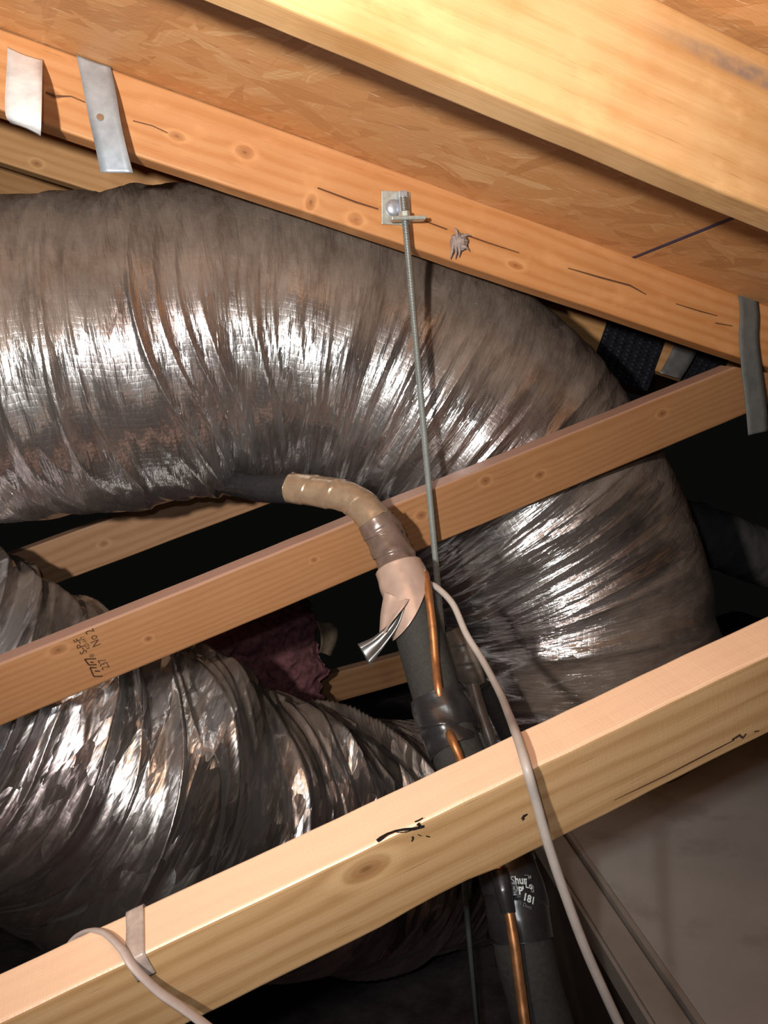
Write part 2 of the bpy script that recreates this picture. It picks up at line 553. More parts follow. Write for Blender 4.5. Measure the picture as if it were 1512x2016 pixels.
MAT['white_ink'] = plain('white_ink', (0.55, 0.62, 0.62), 0.5, 0.0, 0.3, noise_scale=300, var=0.3)
MAT['grey_ink'] = plain('grey_ink', (0.19, 0.20, 0.20), 0.5, 0.0, 0.3, noise_scale=300, var=0.4)
MAT['fluff'] = plain('grey_fluff', (0.30, 0.24, 0.22), 0.9, 0.0, 0.2, noise_scale=150, var=0.4)
MAT['blue_paint'] = plain('blue_edge_paint', (0.065, 0.05, 0.085), 0.6, 0.0, 0.3, noise_scale=60, var=0.3)
MAT['floor'] = plain('dusty_loose_fill', (0.085, 0.070, 0.074), 0.95, 0.0, 0.1, noise_scale=14, var=0.6, bump=0.02, detail=8)
MAT['plate_black'] = plain('blackened_plate', (0.035, 0.037, 0.048), 0.42, 0.6, 0.5, noise_scale=90, var=0.4)
MAT['clear_tape'] = plain('dull_clear_tape', (0.40, 0.33, 0.29), 0.22, 0.0, 0.6, noise_scale=90, var=0.3)

# ------------------------------------------------------------------ structure: roof deck and attic floor
YA, YB = 1.144, 0.601                                  # front faces of the two near trusses
PITCH = -0.372                                        # fall of the roof per metre along x
DECK0 = EYE.z + 0.4765                                # height of the deck underside at x = 0


def deck_point(px, py):
    d = sight(px, py)
    k = (DECK0 - EYE.z) / (d.z - PITCH * d.x)
    return EYE + d * k


deck = bpy.data.objects.new('ceiling', None)
deck.matrix_world = Matrix.Translation((0, 1.2, DECK0))
COL.objects.link(deck)
deck['kind'] = 'structure'
deck['label'] = 'sloping roof deck of orange brown strand board above the rafters'
ca = math.atan(-PITCH)
q1, q2 = deck_point(1205, 490), deck_point(1500, 453)
seam_x = ((q1.x + q2.x) / 2) / math.cos(ca)
seam_tilt = math.atan2(-(q2.x - q1.x) / math.cos(ca), q2.y - q1.y)
DECK_BREAK = YA + 0.045                               # behind this line the roof climbs away from the viewer
FAR_CLIMB, FAR_Z0 = 0.115, EYE.z + 0.510
for x0, x1 in ((-2.2, seam_x - 0.0015), (seam_x + 0.0015, 2.2)):
    bm = box_bm(x1 - x0, DECK_BREAK + 1.2, 0.011, 0.0012)
    bmesh.ops.translate(bm, vec=((x0 + x1) / 2, (DECK_BREAK - 1.2) / 2, 0.0055), verts=bm.verts)
    bm_obj('osb_panel', bm, MAT['osb'], deck, matrix=Matrix.Translation((0, 0, DECK0)) @ Matrix.Rotation(ca, 4, 'Y'))
bm = box_bm(4.4, 2.3, 0.011, 0.0012)
bmesh.ops.translate(bm, vec=(0, 1.15, 0.0055), verts=bm.verts)
bm_obj('osb_panel', bm, MAT['osb'], deck, matrix=Matrix.Translation((0, DECK_BREAK + 0.004, FAR_Z0)) @ Matrix.Rotation(ca, 4, 'Y') @ Matrix.Rotation(math.atan(FAR_CLIMB * math.cos(ca)), 4, 'X'))
bm = box_bm(0.006, DECK_BREAK + 1.2, 0.0008)
mm = Matrix.Translation((0, (DECK_BREAK - 1.2) / 2, DECK0)) @ Matrix.Rotation(ca, 4, 'Y') @ Matrix.Translation((seam_x - 0.0035, 0, -0.0004))
s_ = bm_obj('painted_edge', bm, MAT['blue_paint'], deck, matrix=mm)
s_['label'] = 'dark blue painted edge along the board joint'

FLOOR_Z = EYE.z - 1.52
n = 60
gx, gy = np.meshgrid(np.linspace(-2.6, 3.2, n), np.linspace(-1.2, 4.2, n), indexing='ij')
gz = FLOOR_Z + 0.05 * vnoise(gx * 3 + 9, gy * 3 + 9, 5) + 0.03 * vnoise(gx * 9 + 9, gy * 9 + 9, 6)
idx = np.arange(n * n).reshape(n, n)
fl = mesh_obj('floor', np.stack([gx, gy, gz], -1).reshape(-1, 3), np.stack([idx[:-1, :-1], idx[1:, :-1], idx[1:, 1:], idx[:-1, 1:]], -1).reshape(-1, 4).tolist(), MAT['floor'], None, True)
fl['kind'] = 'structure'
fl['label'] = 'dark attic floor under loose dusty fill'


# ------------------------------------------------------------------ timber
def timber(name, y, low, top, xs, mat, depth=0.038, tilt=0.0, label='', cat='beam', group=None, notch=None, n=90, wob=0.0005, seed=1, corner=0.0035):
    """one sawn board lying in a truss plane. low, top = (height at x=0, slope) of its two long edges on the front face (relative to the eye);
    xs = (low start, low end, top start, top end)"""
    s = (low[1] + top[1]) / 2
    ang = math.atan(s)
    cosa = math.cos(ang)
    xm = sum(xs) / 4
    zl, zt = low[0] + low[1] * xm, top[0] + top[1] * xm
    hgt = (zt - zl) * cosa
    org = EYE + Vector((xm, y, (zl + zt) / 2))
    root = bpy.data.objects.new(name, None)
    mm = Matrix.Translation(org) @ Matrix.Rotation(-ang, 4, 'Y') @ Matrix.Rotation(tilt, 4, 'X')
    # cross-section (y, z), rounded corners, y from 0 (front) to depth
    c = corner
    sec = []
    for (cy, cz, a0) in ((c, -hgt / 2 + c, 180), (depth - c, -hgt / 2 + c, 270), (depth - c, hgt / 2 - c, 0), (c, hgt / 2 - c, 90)):
        for k in range(4):
            a = math.radians(a0 + 30 * k)
            sec.append((cy + c * math.cos(a), cz + c * math.sin(a)))
        if a0 in (90, 270):
            pass
    # extra vertices on the long faces
    full = []
    for i, p in enumerate(sec):
        full.append(p)
        q = sec[(i + 1) % len(sec)]
        if abs(p[1] - q[1]) > hgt * 0.5:
            for f in (0.2, 0.4, 0.6, 0.8):
                full.append((p[0] + (q[0] - p[0]) * f, p[1] + (q[1] - p[1]) * f))
    m_ = len(full)
    lx = [(x - xm) / cosa for x in xs]
    r = np.random.default_rng(seed)
    V = []
    for i in range(n):
        t = i / (n - 1)
        for (yy, zz) in full:
            f = (zz + hgt / 2) / hgt
            x = (lx[0] * (1 - f) + lx[2] * f) * (1 - t) + (lx[1] * (1 - f) + lx[3] * f) * t
            V.append([x, yy, zz])
    V = np.array(V)
    wz = (vnoise(V[:, 0] * 9 + 50, V[:, 1] * 0 + 3, seed) - 0.5) * wob * 2
    wz2 = (vnoise(V[:, 0] * 40 + 50, np.sign(V[:, 2]) * 3 + 8.0, seed + 1) - 0.5) * wob * (np.abs(V[:, 2]) > hgt * 0.4)
    V[:, 2] += wz + wz2
    if notch:
        for (nx, nw, nh, side) in notch:
            k = np.exp(-((V[:, 0] - nx) / nw) ** 2)
            sel = (V[:, 2] < -hgt * 0.3) if side < 0 else (V[:, 2] > hgt * 0.3)
            V[:, 2] += sel * k * nh
    idx = np.arange(n * m_).reshape(n, m_)
    j2 = np.roll(np.arange(m_), -1)
    F = np.stack([idx[:-1], idx[1:], idx[1:][:, j2], idx[:-1][:, j2]], -1).reshape(-1, 4).tolist()
    F += [list(range(m_)), [(n - 1) * m_ + k for k in range(m_)][::-1]]
    me = bpy.data.meshes.new(name)
    me.from_pydata(V.tolist(), [], F)
    me.update()
    me.materials.append(mat)
    bmx = bmesh.new()
    bmx.from_mesh(me)
    bmesh.ops.recalc_face_normals(bmx, faces=bmx.faces)
    bmx.to_mesh(me)
    bmx.free()
    o = bpy.data.objects.new(name, me)
    o.matrix_world = mm
    COL.objects.link(o)
    tag(o, label, cat, group)
    o['hgt'] = hgt
    return o


def local_xz(o, px, py, y):
    p = o.matrix_world.inverted() @ at(px, py, y)
    return p.x, p.z


A_TOP, A_LOW = (0.4755, -0.3680), (0.3694, -0.3662)
B_TOP, B_LOW = (0.4735, -0.3790), (0.3440, -0.3950)
MA_TOP, MA_LOW = (-0.2106, 0.2641), (-0.3017, 0.2605)
MB_TOP, MB_LOW = (-0.3760, 0.2524), (-0.4667, 0.2478)


def knots_for(y, low, top, xs, spots):
    """(px, py, half length px, half height px) -> local knots"""
    s = (low[1] + top[1]) / 2
    ang = math.atan(s)
    xm = sum(xs) / 4
    zc = (low[0] + low[1] * xm + top[0] + top[1] * xm) / 2
    mm = (Matrix.Translation(EYE + Vector((xm, y, zc))) @ Matrix.Rotation(-ang, 4, 'Y')).inverted()
    out = []
    for px, py, a, b in spots:
        p = mm @ at(px, py, y)
        k = y / FPX
        out.append((p.x, p.z, a * k, b * k))
    return out


XA = (-1.3, 1.6, -1.3, 1.6)
MAT['rafter_a'] = wood('rafter_orange', (0.32, 0.122, 0.034), (0.45, 0.192, 0.064), (0.53, 0.262, 0.108), knots_for(YA, A_LOW, A_TOP, XA, [(348, 268, 16, 8), (482, 300, 18, 12), (612, 398, 10, 16), (700, 432, 16, 12), (1015, 522, 18, 8), (105, 185, 14, 8)]), 1.0, 330, (0.02, -0.09), contrast=0.24, streak=0.34, mottle=0.35)
rafter_a = timber('rafter', YA, A_LOW, A_TOP, XA, MAT['rafter_a'], 0.038, 0, 'orange pine rafter carrying the threaded rod bracket and metal straps', 'rafter', seed=3)
XB = (-0.9, 1.4, -0.9, 1.4)
MAT['rafter_b'] = wood('rafter_yellow', (0.32, 0.150, 0.050), (0.42, 0.215, 0.080), (0.54, 0.33, 0.155), [(0.35, 0.03, 0.02, 0.012)], 2.0, 260, (0.02, -0.14), contrast=0.14, streak=0.30, blotch=0.9, stain=(0.12, 0.040, 0.011), mottle=0.45)
rafter_b = timber('rafter', YB, B_LOW, B_TOP, XB, MAT['rafter_b'], 0.038, 0, 'nearest pale yellow rafter crossing the top right corner', 'rafter', seed=4)

XMA = (-1.1, 1.065, -1.1, 0.90)
MAT['beam_a'] = wood('beam_tan', (0.20, 0.086, 0.033), (0.275, 0.128, 0.052), (0.325, 0.168, 0.076), knots_for(YA, MA_LOW, MA_TOP, XMA, [(116, 1277, 17, 9), (292, 1258, 8, 7), (618, 1102, 8, 6), (829, 1014, 12, 10), (954, 946, 12, 10), (1063, 935, 12, 9), (1302, 814, 13, 9)]), 3.0, 620, (0.03, -0.10), contrast=0.20, streak=0.36, sawn=0.5, rough=0.42, spec=0.5, toptone=(0.40, 0.24, 0.185))
beam_a = timber('truss_beam', YA, MA_LOW, MA_TOP, XMA, MAT['beam_a'], 0.038, 0.17, 'middle timber beam with grade stamp and taped pipe crossing it', 'beam', seed=5)
XMB = (-1.2, 1.25, -1.2, 1.05)
MAT['beam_b'] = wood('beam_pale', (0.32, 0.165, 0.066), (0.47, 0.285, 0.132), (0.56, 0.365, 0.19), knots_for(YB, MB_LOW, MB_TOP, XMB, [(718, 1704, 58, 30), (1525, 1295, 20, 12)]), 5.0, 420, (0.025, -0.06), contrast=0.34, streak=0.44, sawn=0.8, rough=0.36, spec=0.7, toptone=(0.86, 0.60, 0.42))
beam_b = timber('truss_beam', YB, MB_LOW, MB_TOP, XMB, MAT['beam_b'], 0.050, 0.2, 'nearest pale timber beam with big knot and black ink scrawl', 'beam', seed=6, wob=0.0008,
                notch=[(0.165, 0.016, 0.0062, -1), (0.20, 0.012, 0.004, -1), (-0.45, 0.05, -0.002, 1)])

# farther timbers behind the ducts
MAT['beam_c'] = wood('beam_far', (0.22, 0.11, 0.05), (0.31, 0.165, 0.08), (0.37, 0.21, 0.11), [(-0.05, 0.0, 0.012, 0.008)], 7.0, 350, (0.03, -0.07), contrast=0.35)
YC = 1.79
beam_c = timber('truss_beam', YC, (-0.2166, 0.247), (-0.1165, 0.250), (-1.4, 1.115, -1.4, 0.955), MAT['beam_c'], 0.038, 0.15, 'farther tan beam below the upper silver duct at left', 'beam', seed=8)
MAT['rafter_c'] = wood('rafter_back', (0.42, 0.20, 0.07), (0.54, 0.28, 0.11), (0.62, 0.36, 0.16), [(-0.55, -0.02, 0.010, 0.007), (-0.42, -0.03, 0.012, 0.008), (-0.62, 0.02, 0.010, 0.007)], 9.0, 260, (0.02, -0.08), contrast=0.3)
for k, (y_, x1, zl_, zt_, lb) in enumerate(((YC, 2.1, 0.471, 0.577, 'orange rafter behind the strapped one, running behind the duct to the tooth plates'),
                                            (2.36, 0.6, 0.533, 0.640, 'brownish knotty rafter second behind the strapped one at left edge'),
                                            (2.74, 0.6, 0.572, 0.680, 'short stretch of dim rafter lowest at the left edge above the duct'))):
    timber('rafter', y_, (zl_, -0.366), (zt_, -0.368), (-1.8, x1, -1.8, x1), MAT['rafter_c'], 0.038, 0, lb, 'rafter', seed=11 + k)
MAT['rafter_dim'] = wood('rafter_dim', (0.22, 0.105, 0.045), (0.30, 0.155, 0.07), (0.36, 0.20, 0.10), [], 12.0, 260, (0.02, -0.08), contrast=0.3)
low_far = timber('truss_beam', 2.35, (-0.93, 0.10), (-0.83, 0.10), (-0.2, 1.6, -0.2, 1.6), MAT['rafter_dim'], 0.038, 0.1, 'dark brown beam deep in the attic beside the pink batt', 'beam', seed=23)


# ------------------------------------------------------------------ flexible ducts
def duct(name, centre, radii, mat, seed, label, n, m, folds, shear, dust_lo=-0.22, dust_hi=0.36, bulge=None, pleat=(0.05, 0.0, 0.0)):
    R, s, key = catmull(centre, n)
    L = s[-1]
    T = np.gradient(R, axis=0)
    T /= np.linalg.norm(T, axis=1)[:, None]
    K = np.gradient(T, axis=0) / np.gradient(s)[:, None]           # curvature vector: points to the inside of the bend

    def disp(S, TH, kk):
        d = np.zeros_like(S)
        _, N, B = frames(R)
        dirs = N[:, None, :] * np.cos(TH)[..., None] + B[:, None, :] * np.sin(TH)[..., None]
        inner = np.clip((dirs * K[:, None, :]).sum(-1) * 0.35, -0.6, 1.3)
        amp = 0.50 + 0.85 * inner
        v = TH / (2 * np.pi)
        sh = S + shear * np.sin(TH) * 0.12 + 0.05 * vnoise(S * 3 + 3, v * 5, seed + 40, 5)
        for (sp, pv, a, pw, sd) in folds:
            nz = vnoise(sh / sp + 11.3 * sd, v * pv + 0.37 * sd, seed + sd, pv)
            nz = np.abs(nz * 2 - 1)
            d += a * amp * ((1 - nz) ** pw - 0.4)
        per, pa, px_ = pleat                               # gathered pleats: alternating flat flanks
        if pa:
            ph = (sh + 0.035 * vnoise(S * 7 + 2, v * 5, seed + 50, 5) + 0.012 * vnoise(S * 22 + 2, v * 9, seed + 51, 9)) / per
            fr = np.mod(ph, 1.0)
            tri = np.where(fr < 0.62, fr / 0.62, (1 - fr) / 0.38)
            mod = np.clip(vnoise(np.floor(ph) * 1.7 + 4.5, v * 4 + np.floor(ph) * 0.31, seed + 52, None) * 2.0 - 0.45, 0, 1.2)
            mod *= np.clip(np.sin(np.pi * fr) * 2.2, 0, 1)
            d += pa * mod * (px_ + amp) * tri
        d += 0.014 * (vnoise(S * 4, v * 4, seed + 70, 4) - 0.5)
        if bulge is not None:
            d += bulge(S / L, TH)
        return d

    def attrs(V, D, S, TH):
        nz = D[..., 2]
        nn = vnoise(S * 16, TH / (2 * np.pi) * 9, seed + 90, 9) - 0.5
        n2 = vnoise(S * 45, TH / (2 * np.pi) * 6, seed + 91, 6) - 0.5
        x = np.clip((nz + 0.30 * nn + 0.28 * n2 - dust_lo) / (dust_hi - dust_lo), 0, 1)
        return {'dust': x}
    o = tube(name, centre, radii, mat, None, n, m, disp, True, None, (0, 0, 1), attrs)
    tag(o, label, 'duct')
    return o


c1 = [(-420, 735, 1.47), (-200, 728, 1.465), (0, 722, 1.46), (250, 692, 1.46), (480, 672, 1.465), (700, 712, 1.47), (900, 830, 1.475), (1035, 975, 1.48), (1115, 1120, 1.48), (1147, 1280, 1.47), (1156, 1390, 1.47), (1160, 1470, 1.47)]
P1 = [at(*c) for c in c1]
duct_up = duct('flexible_duct', P1, [0.262, 0.265, 0.267, 0.272, 0.262, 0.262, 0.276, 0.282, 0.278, 0.276, 0.262, 0.225], MAT['foil'], 100,
               'upper silver foil duct bending down at right behind the middle beam', 1100, 380,
               [(0.080, 3, 0.018, 2.4, 1), (0.036, 5, 0.010, 2.0, 2), (0.013, 8, 0.0028, 1.3, 3)], 0.9, pleat=(0.034, 0.0085, -0.2))
c2 = [(-420, 1215, 1.50), (-200, 1335, 1.505), (0, 1438, 1.51), (200, 1532, 1.52), (400, 1612, 1.55), (600, 1650, 1.66), (800, 1640, 1.86), (960, 1625, 2.02), (1080, 1600, 2.15)]
P2 = [at(*c) for c in c2]


def bul(sn, th):
    return 0.020 * np.exp(-((sn - 0.335) / 0.028) ** 2) - 0.015 * np.exp(-((sn - 0.385) / 0.02) ** 2)


duct_lo = duct('flexible_duct', P2, [0.275, 0.278, 0.278, 0.275, 0.272, 0.270, 0.272, 0.272, 0.272], MAT['foil_low'], 200,
               'lower silver foil duct with loose crumpled jacket behind the nearest beam', 1100, 380,
               [(0.090, 4, 0.050, 2.0, 1), (0.045, 6, 0.020, 1.7, 2), (0.018, 8, 0.0065, 1.3, 3)], -1.2, dust_lo=0.40, dust_hi=1.2, bulge=bul, pleat=(0.052, 0.017, 0.5))

def far_wrinkle(S, TH, k):
    return 0.010 * (vnoise(S * 24, TH / (2 * np.pi) * 6, 601, 6) - 0.5) + 0.006 * (vnoise(S * 60, TH / (2 * np.pi) * 8, 602, 8) - 0.5)


o = tube('flexible_duct', [at(1290, 1030, 2.55), at(1380, 1052, 2.6), at(1470, 1085, 2.65), at(1600, 1130, 2.7)], 0.115, plain('dull_grey_jacket', (0.20, 0.19, 0.19), 0.7, 0.0, 0.2, noise_scale=18, var=0.25), None, 60, 30, far_wrinkle)
tag(o, 'dim grey duct in the dark beyond the silver bend at right edge', 'duct')

# ------------------------------------------------------------------ grey sheet metal air handler, lower right
ah = empty('air_handler', on_level(1265, 1840, EYE.z - 0.75), 'dusty grey sheet metal air handler cabinet at lower right', 'air handler')
e0, e1 = on_level(1140, 1660, EYE.z - 0.75), on_level(1390, 2016, EYE.z - 0.75)
ydir = (e0 - e1).normalized()
xdir = Vector((ydir.y, -ydir.x, 0))
AHM = Matrix.Identity(4)
for i, a in enumerate((xdir, ydir, Vector((0, 0, 1)))):
    for j in range(3):
        AHM[j][i] = a[j]
AHM.translation = e1


def ah_box(name, x0, x1, y0, y1, z0, z1, mat, bev=0.002):
    bm = box_bm(x1 - x0, y1 - y0, z1 - z0, bev)
    bmesh.ops.translate(bm, vec=((x0 + x1) / 2, (y0 + y1) / 2, (z0 + z1) / 2), verts=bm.verts)
    return bm_obj(name, bm, mat, ah, matrix=AHM)


ah_box('top_panel', 0.0, 0.75, -0.45, 0.93, -0.012, 0.0, MAT['sheet'])
ah_box('seam_flange', -0.010, -0.002, -0.45, 0.93, -0.012, 0.004, MAT['sheet_side'], 0.001)
ah_box('edge_strip', -0.052, -0.012, -0.45, 0.93, -0.018, -0.006, MAT['sheet_side'])
ah_box('edge_lip', -0.0585, -0.0525, -0.45, 0.93, -0.045, -0.010, MAT['sheet_side'], 0.001)
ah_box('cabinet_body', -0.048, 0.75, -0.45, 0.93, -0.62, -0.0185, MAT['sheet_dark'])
pm = on_level(1165, 1702, EYE.z - 0.756)
bm = bmesh.new()
bmesh.ops.create_cone(bm, cap_ends=True, segments=12, radius1=0.0045, radius2=0.0035, depth=0.003)
bm_obj('screw', bm, MAT['ink'], ah, matrix=Matrix.Translation(Vector((pm.x, pm.y, EYE.z - 0.7545))))


# ------------------------------------------------------------------ threaded rod hanger
RY = YA - 0.026
rod_top = at(797, 430, RY)
hanger = empty('threaded_rod_hanger', at(779, 408, YA - 0.002), 'threaded steel rod hanging from zinc bracket bolted to the orange rafter', 'rod')
t_ = NT('rod_thread')
zc = t_.sep(t_.coord('Object'))[2]
thr = t_.math('ADD', t_.math('MULTIPLY', t_.math('SINE', t_.math('MULTIPLY', zc, 6.2832 / 0.0022)), 0.5), 0.5)
rust = t_.noise(t_.coord('Object'), 18, 4, 0.6)
MAT['thread'] = t_.set(color=t_.ramp(rust, [(0.3, (0.40, 0.46, 0.46)), (0.7, (0.30, 0.34, 0.33))]), metal=0.45, rough=0.36, normal=t_.bump(thr, 0.8, 0.0012))
rx, ry = rod_top.x, rod_top.y
zb = EYE.z - 1.10
prof = [(zb, 0.0048), (rod_top.z + 0.030, 0.0048)]
bm = bmesh.new()
bmesh.ops.create_cone(bm, cap_ends=True, segments=14, radius1=0.0048, radius2=0.0048, depth=rod_top.z + 0.030 - zb)
bm_obj('rod', bm, MAT['thread'], hanger, True, matrix=Matrix.Translation((rx, ry, (zb + rod_top.z + 0.030) / 2)))
pc = at(779, 410, YA - 0.0025)
bm = box_bm(0.044, 0.004, 0.048, 0.0012)
bm_obj('back_plate', bm, MAT['zinc'], hanger, matrix=Matrix.Translation(pc) @ Matrix.Rotation(0.09, 4, 'Y'))
bm = box_bm(0.052, 0.016, 0.0055, 0.0015)
bm_obj('flange', bm, MAT['zinc'], hanger, matrix=Matrix.Translation((rx + 0.004, ry - 0.001, rod_top.z - 0.001)) @ Matrix.Rotation(0.02, 4, 'Y'))


def hexnut(name, loc, rot, rad, dep, mat, parent):
    bm = bmesh.new()
    bmesh.ops.create_cone(bm, cap_ends=True, segments=6, radius1=rad, radius2=rad, depth=dep)
    bmesh.ops.bevel(bm, geom=list(bm.edges), offset=0.0008, segments=1, affect='EDGES')
    return bm_obj(name, bm, mat, parent, matrix=Matrix.Translation(loc) @ rot)


hexnut('nut', Vector((rx, ry, rod_top.z + 0.0055)), Matrix.Rotation(0.3, 4, 'Z'), 0.0085, 0.008, MAT['zinc'], hanger)
bp = at(776, 408, YA - 0.009)
bm = bmesh.new()
bmesh.ops.create_uvsphere(bm, u_segments=18, v_segments=10, radius=0.0125)
bmesh.ops.scale(bm, vec=(1, 0.5, 1), verts=bm.verts)
bm_obj('bolt_head', bm, MAT['bolt'], hanger, True, matrix=Matrix.Translation(bp + Vector((0, 0.004, 0))))
bm = box_bm(0.013, 0.012, 0.030, 0.001)
bm_obj('square_nut', bm, MAT['bolt'], hanger, matrix=Matrix.Translation(at(793, 398, YA - 0.012)))


# ------------------------------------------------------------------ metal straps on the rafter
def strip(name, rows, mat, thick=0.0012, parent=None, sub=8, across=5, cup=0.0):
    """rows = list of (left point, right point) along the strip; swept into a thin solid band"""
    Lp, _, _ = catmull([r[0] for r in rows], sub * len(rows))
    Rp, _, _ = catmull([r[1] for r in rows], sub * len(rows))
    n_ = len(Lp)
    V = []
    for a, b in zip(Lp, Rp):
        for k in range(across):
            f = k / (across - 1)
            V.append(a * (1 - f) + b * f)
    V = np.array(V)
    idx = np.arange(n_ * across).reshape(n_, across)
    F = np.stack([idx[:-1, :-1], idx[:-1, 1:], idx[1:, 1:], idx[1:, :-1]], -1).reshape(-1, 4).tolist()
    me = bpy.data.meshes.new(name)
    me.from_pydata(V.tolist(), [], F)
    me.update()
    bmx = bmesh.new()
    bmx.from_mesh(me)
    bmx.normal_update()
    N_ = np.array([list(v.normal) for v in bmx.verts])
    bmx.free()
    if cup:
        f = np.tile(np.linspace(-1, 1, across), n_)
        V = V + N_ * ((1 - f ** 2) * cup)[:, None]
    V2 = np.vstack([V + N_ * thick / 2, V - N_ * thick / 2])
    o_ = n_ * across
    F2 = F + [[q + o_ for q in reversed(f)] for f in F]
    rim = list(idx[0, :]) + list(idx[1:, -1]) + list(idx[-1, -2::-1]) + list(idx[-2:0:-1, 0])
    for i in range(len(rim)):
        a, b = int(rim[i]), int(rim[(i + 1) % len(rim)])
        F2.append([b, a, a + o_, b + o_])
    bmx = bmesh.new()
    vs_ = [bmx.verts.new(v) for v in V2]
    for f in F2:
        try:
            bmx.faces.new([vs_[q] for q in f])
        except ValueError:
            pass
    return bm_obj(name, bmx, mat, parent, True)


g = YA
o = strip('metal_strap', [(at(15, 93, g - 0.003), at(84, 118, g - 0.003)), (at(13, 140, g - 0.035), at(83, 160, g - 0.045)), (at(10, 195, g - 0.060), at(82, 215, g - 0.072)), (at(12, 228, g - 0.066), at(81, 248, g - 0.078)), (at(22, 243, g - 0.054), at(80, 268, g - 0.064))], MAT['strap'], cup=0.002)
tag(o, 'short curled silver metal strap lifting off the rafter at far left', 'strap')
st2 = strip('metal_strap', [(at(150, 108, g - 0.002), at(218, 132, g - 0.002)), (at(164, 175, g - 0.014), at(229, 185, g - 0.018)), (at(175, 232, g - 0.022), at(237, 235, g - 0.030)), (at(188, 290, g - 0.028), at(250, 295, g - 0.038)), (at(198, 339, g - 0.030), at(262, 340, g - 0.040))], plain('blue_grey_strap', (0.46, 0.53, 0.60), 0.4, 0.55, noise_scale=30, var=0.3), cup=0.001)
tag(st2, 'longer silver metal strap with a nail hole hanging over the rafter at left', 'strap')
bm = bmesh.new()
bmesh.ops.create_cone(bm, cap_ends=True, segments=12, radius1=0.0035, radius2=0.0045, depth=0.002)
bm_obj('nail_hole', bm, plain('hole_brown', (0.22, 0.12, 0.06), 0.6), st2, matrix=Matrix.Translation(at(197, 231, g - 0.0262)) @ Matrix.Rotation(math.pi / 2, 4, 'X'))
o = strip('metal_strap', [(at(1452, 574, g - 0.003), at(1492, 585, g - 0.003)), (at(1457, 612, g - 0.010), at(1495, 625, g - 0.010)), (at(1455, 665, g - 0.012), at(1494, 672, g - 0.012)), (at(1460, 730, g - 0.014), at(1502, 738, g - 0.014)), (at(1468, 800, g - 0.016), at(1510, 800, g - 0.016)), (at(1473, 857, g - 0.018), at(1513, 848, g - 0.018))], MAT['strap_dark'], cup=0.001)
tag(o, 'dark grey strap draped over the rafter end at right', 'strap')
o = strip('metal_strap', [(at(1338, 655, 1.755), at(1382, 672, 1.755)), (at(1318, 700, 1.75), at(1360, 715, 1.75)), (at(1299, 734, 1.745), at(1340, 746, 1.745))], plain('dull_grey_strap', (0.20, 0.19, 0.185), 0.5, 0.3), cup=0.001)
tag(o, 'small grey strap tilted between the two black tooth plates', 'strap')


def tooth_plate(label, quad, y, rows, cols):
    """pressed truss plate: sheet with rows of punched teeth"""
    a, b, c, d = [at(px, py, y) for px, py in quad]           # top left, top right, bottom right, bottom left
    root = empty('truss_plate', (a + b + c + d) / 4, label, 'metal plate')
    bm = bmesh.new()
    nrm = (b - a).cross(d - a).normalized()
    if nrm.y > 0:
        nrm = -nrm
    f = [bm.verts.new(p) for p in (a, b, c, d)]
    k = [bm.verts.new(p - nrm * 0.0015) for p in (a, b, c, d)]
    bm.faces.new(f)
    bm.faces.new(k[::-1])
    for i in range(4):
        bm.faces.new([f[i], k[i], k[(i + 1) % 4], f[(i + 1) % 4]])
    bm_obj('plate', bm, MAT['plate_black'], root)
    bm = bmesh.new()
    for i in range(rows):
        for j in range(cols):
            u, v = (j + 0.5) / cols, (i + 0.5 + 0.25 * (j % 2)) / (rows + 0.3)
            p = (a * (1 - u) + b * u) * (1 - v) + (d * (1 - u) + c * u) * v + nrm * 0.001
            ex, ey = (b - a) / cols * 0.30, (d - a) / rows * 0.28
            vs_ = [bm.verts.new(p - ex - ey), bm.verts.new(p + ex - ey), bm.verts.new(p + ex + ey), bm.verts.new(p - ex + ey)]
            tip = bm.verts.new(p + nrm * 0.003 + ey * 0.6)
            for q in range(4):
                bm.faces.new([vs_[q], vs_[(q + 1) % 4], tip])
    tt = bm_obj('teeth', bm, MAT['plate_black'], root)
    tt['kind'] = 'stuff'
    return root


tooth_plate('large black tooth plate behind the duct at right', [(1200, 620), (1318, 650), (1274, 770), (1160, 735)], YC - 0.003, 14, 7)
tooth_plate('smaller black tooth plate half hidden below the rafter at right', [(1390, 664), (1450, 684), (1400, 770), (1338, 750)], YC - 0.003, 10, 5)

# frayed grey scrap on the rafter
fp = at(900, 478, YA - 0.004)
sc_ = empty('fluff_scrap', fp, 'small frayed grey scrap stuck to the orange rafter', 'scrap')
bm = bmesh.new()
bmesh.ops.create_icosphere(bm, subdivisions=3, radius=0.015)
for v_ in bm.verts:
    q = 1 + 0.5 * (random.random() - 0.5)
    v_.co = Vector((v_.co.x * 0.95 * q + 0.003, v_.co.y * 0.35 * q, v_.co.z * 0.85 * q))
bm_obj('wad', bm, MAT['fluff'], sc_, True, matrix=Matrix.Translation(fp))
for dx, dz, ex, ez in ((-0.008, -0.004, -0.014, -0.024), (-0.004, -0.006, -0.006, -0.024), (0.001, -0.006, 0.000, -0.022), (0.006, 0.008, 0.022, 0.009), (0.006, -0.006, 0.018, -0.014), (0.000, 0.008, -0.004, 0.022)):
    tube('wisp', [fp + Vector((dx, -0.003, dz)), fp + Vector(((dx + ex) / 2, -0.006, (dz + ez) / 2 + 0.001)), fp + Vector((ex, -0.002, ez))], [0.0028, 0.002, 0.0006], MAT['fluff'], sc_, 10, 6)

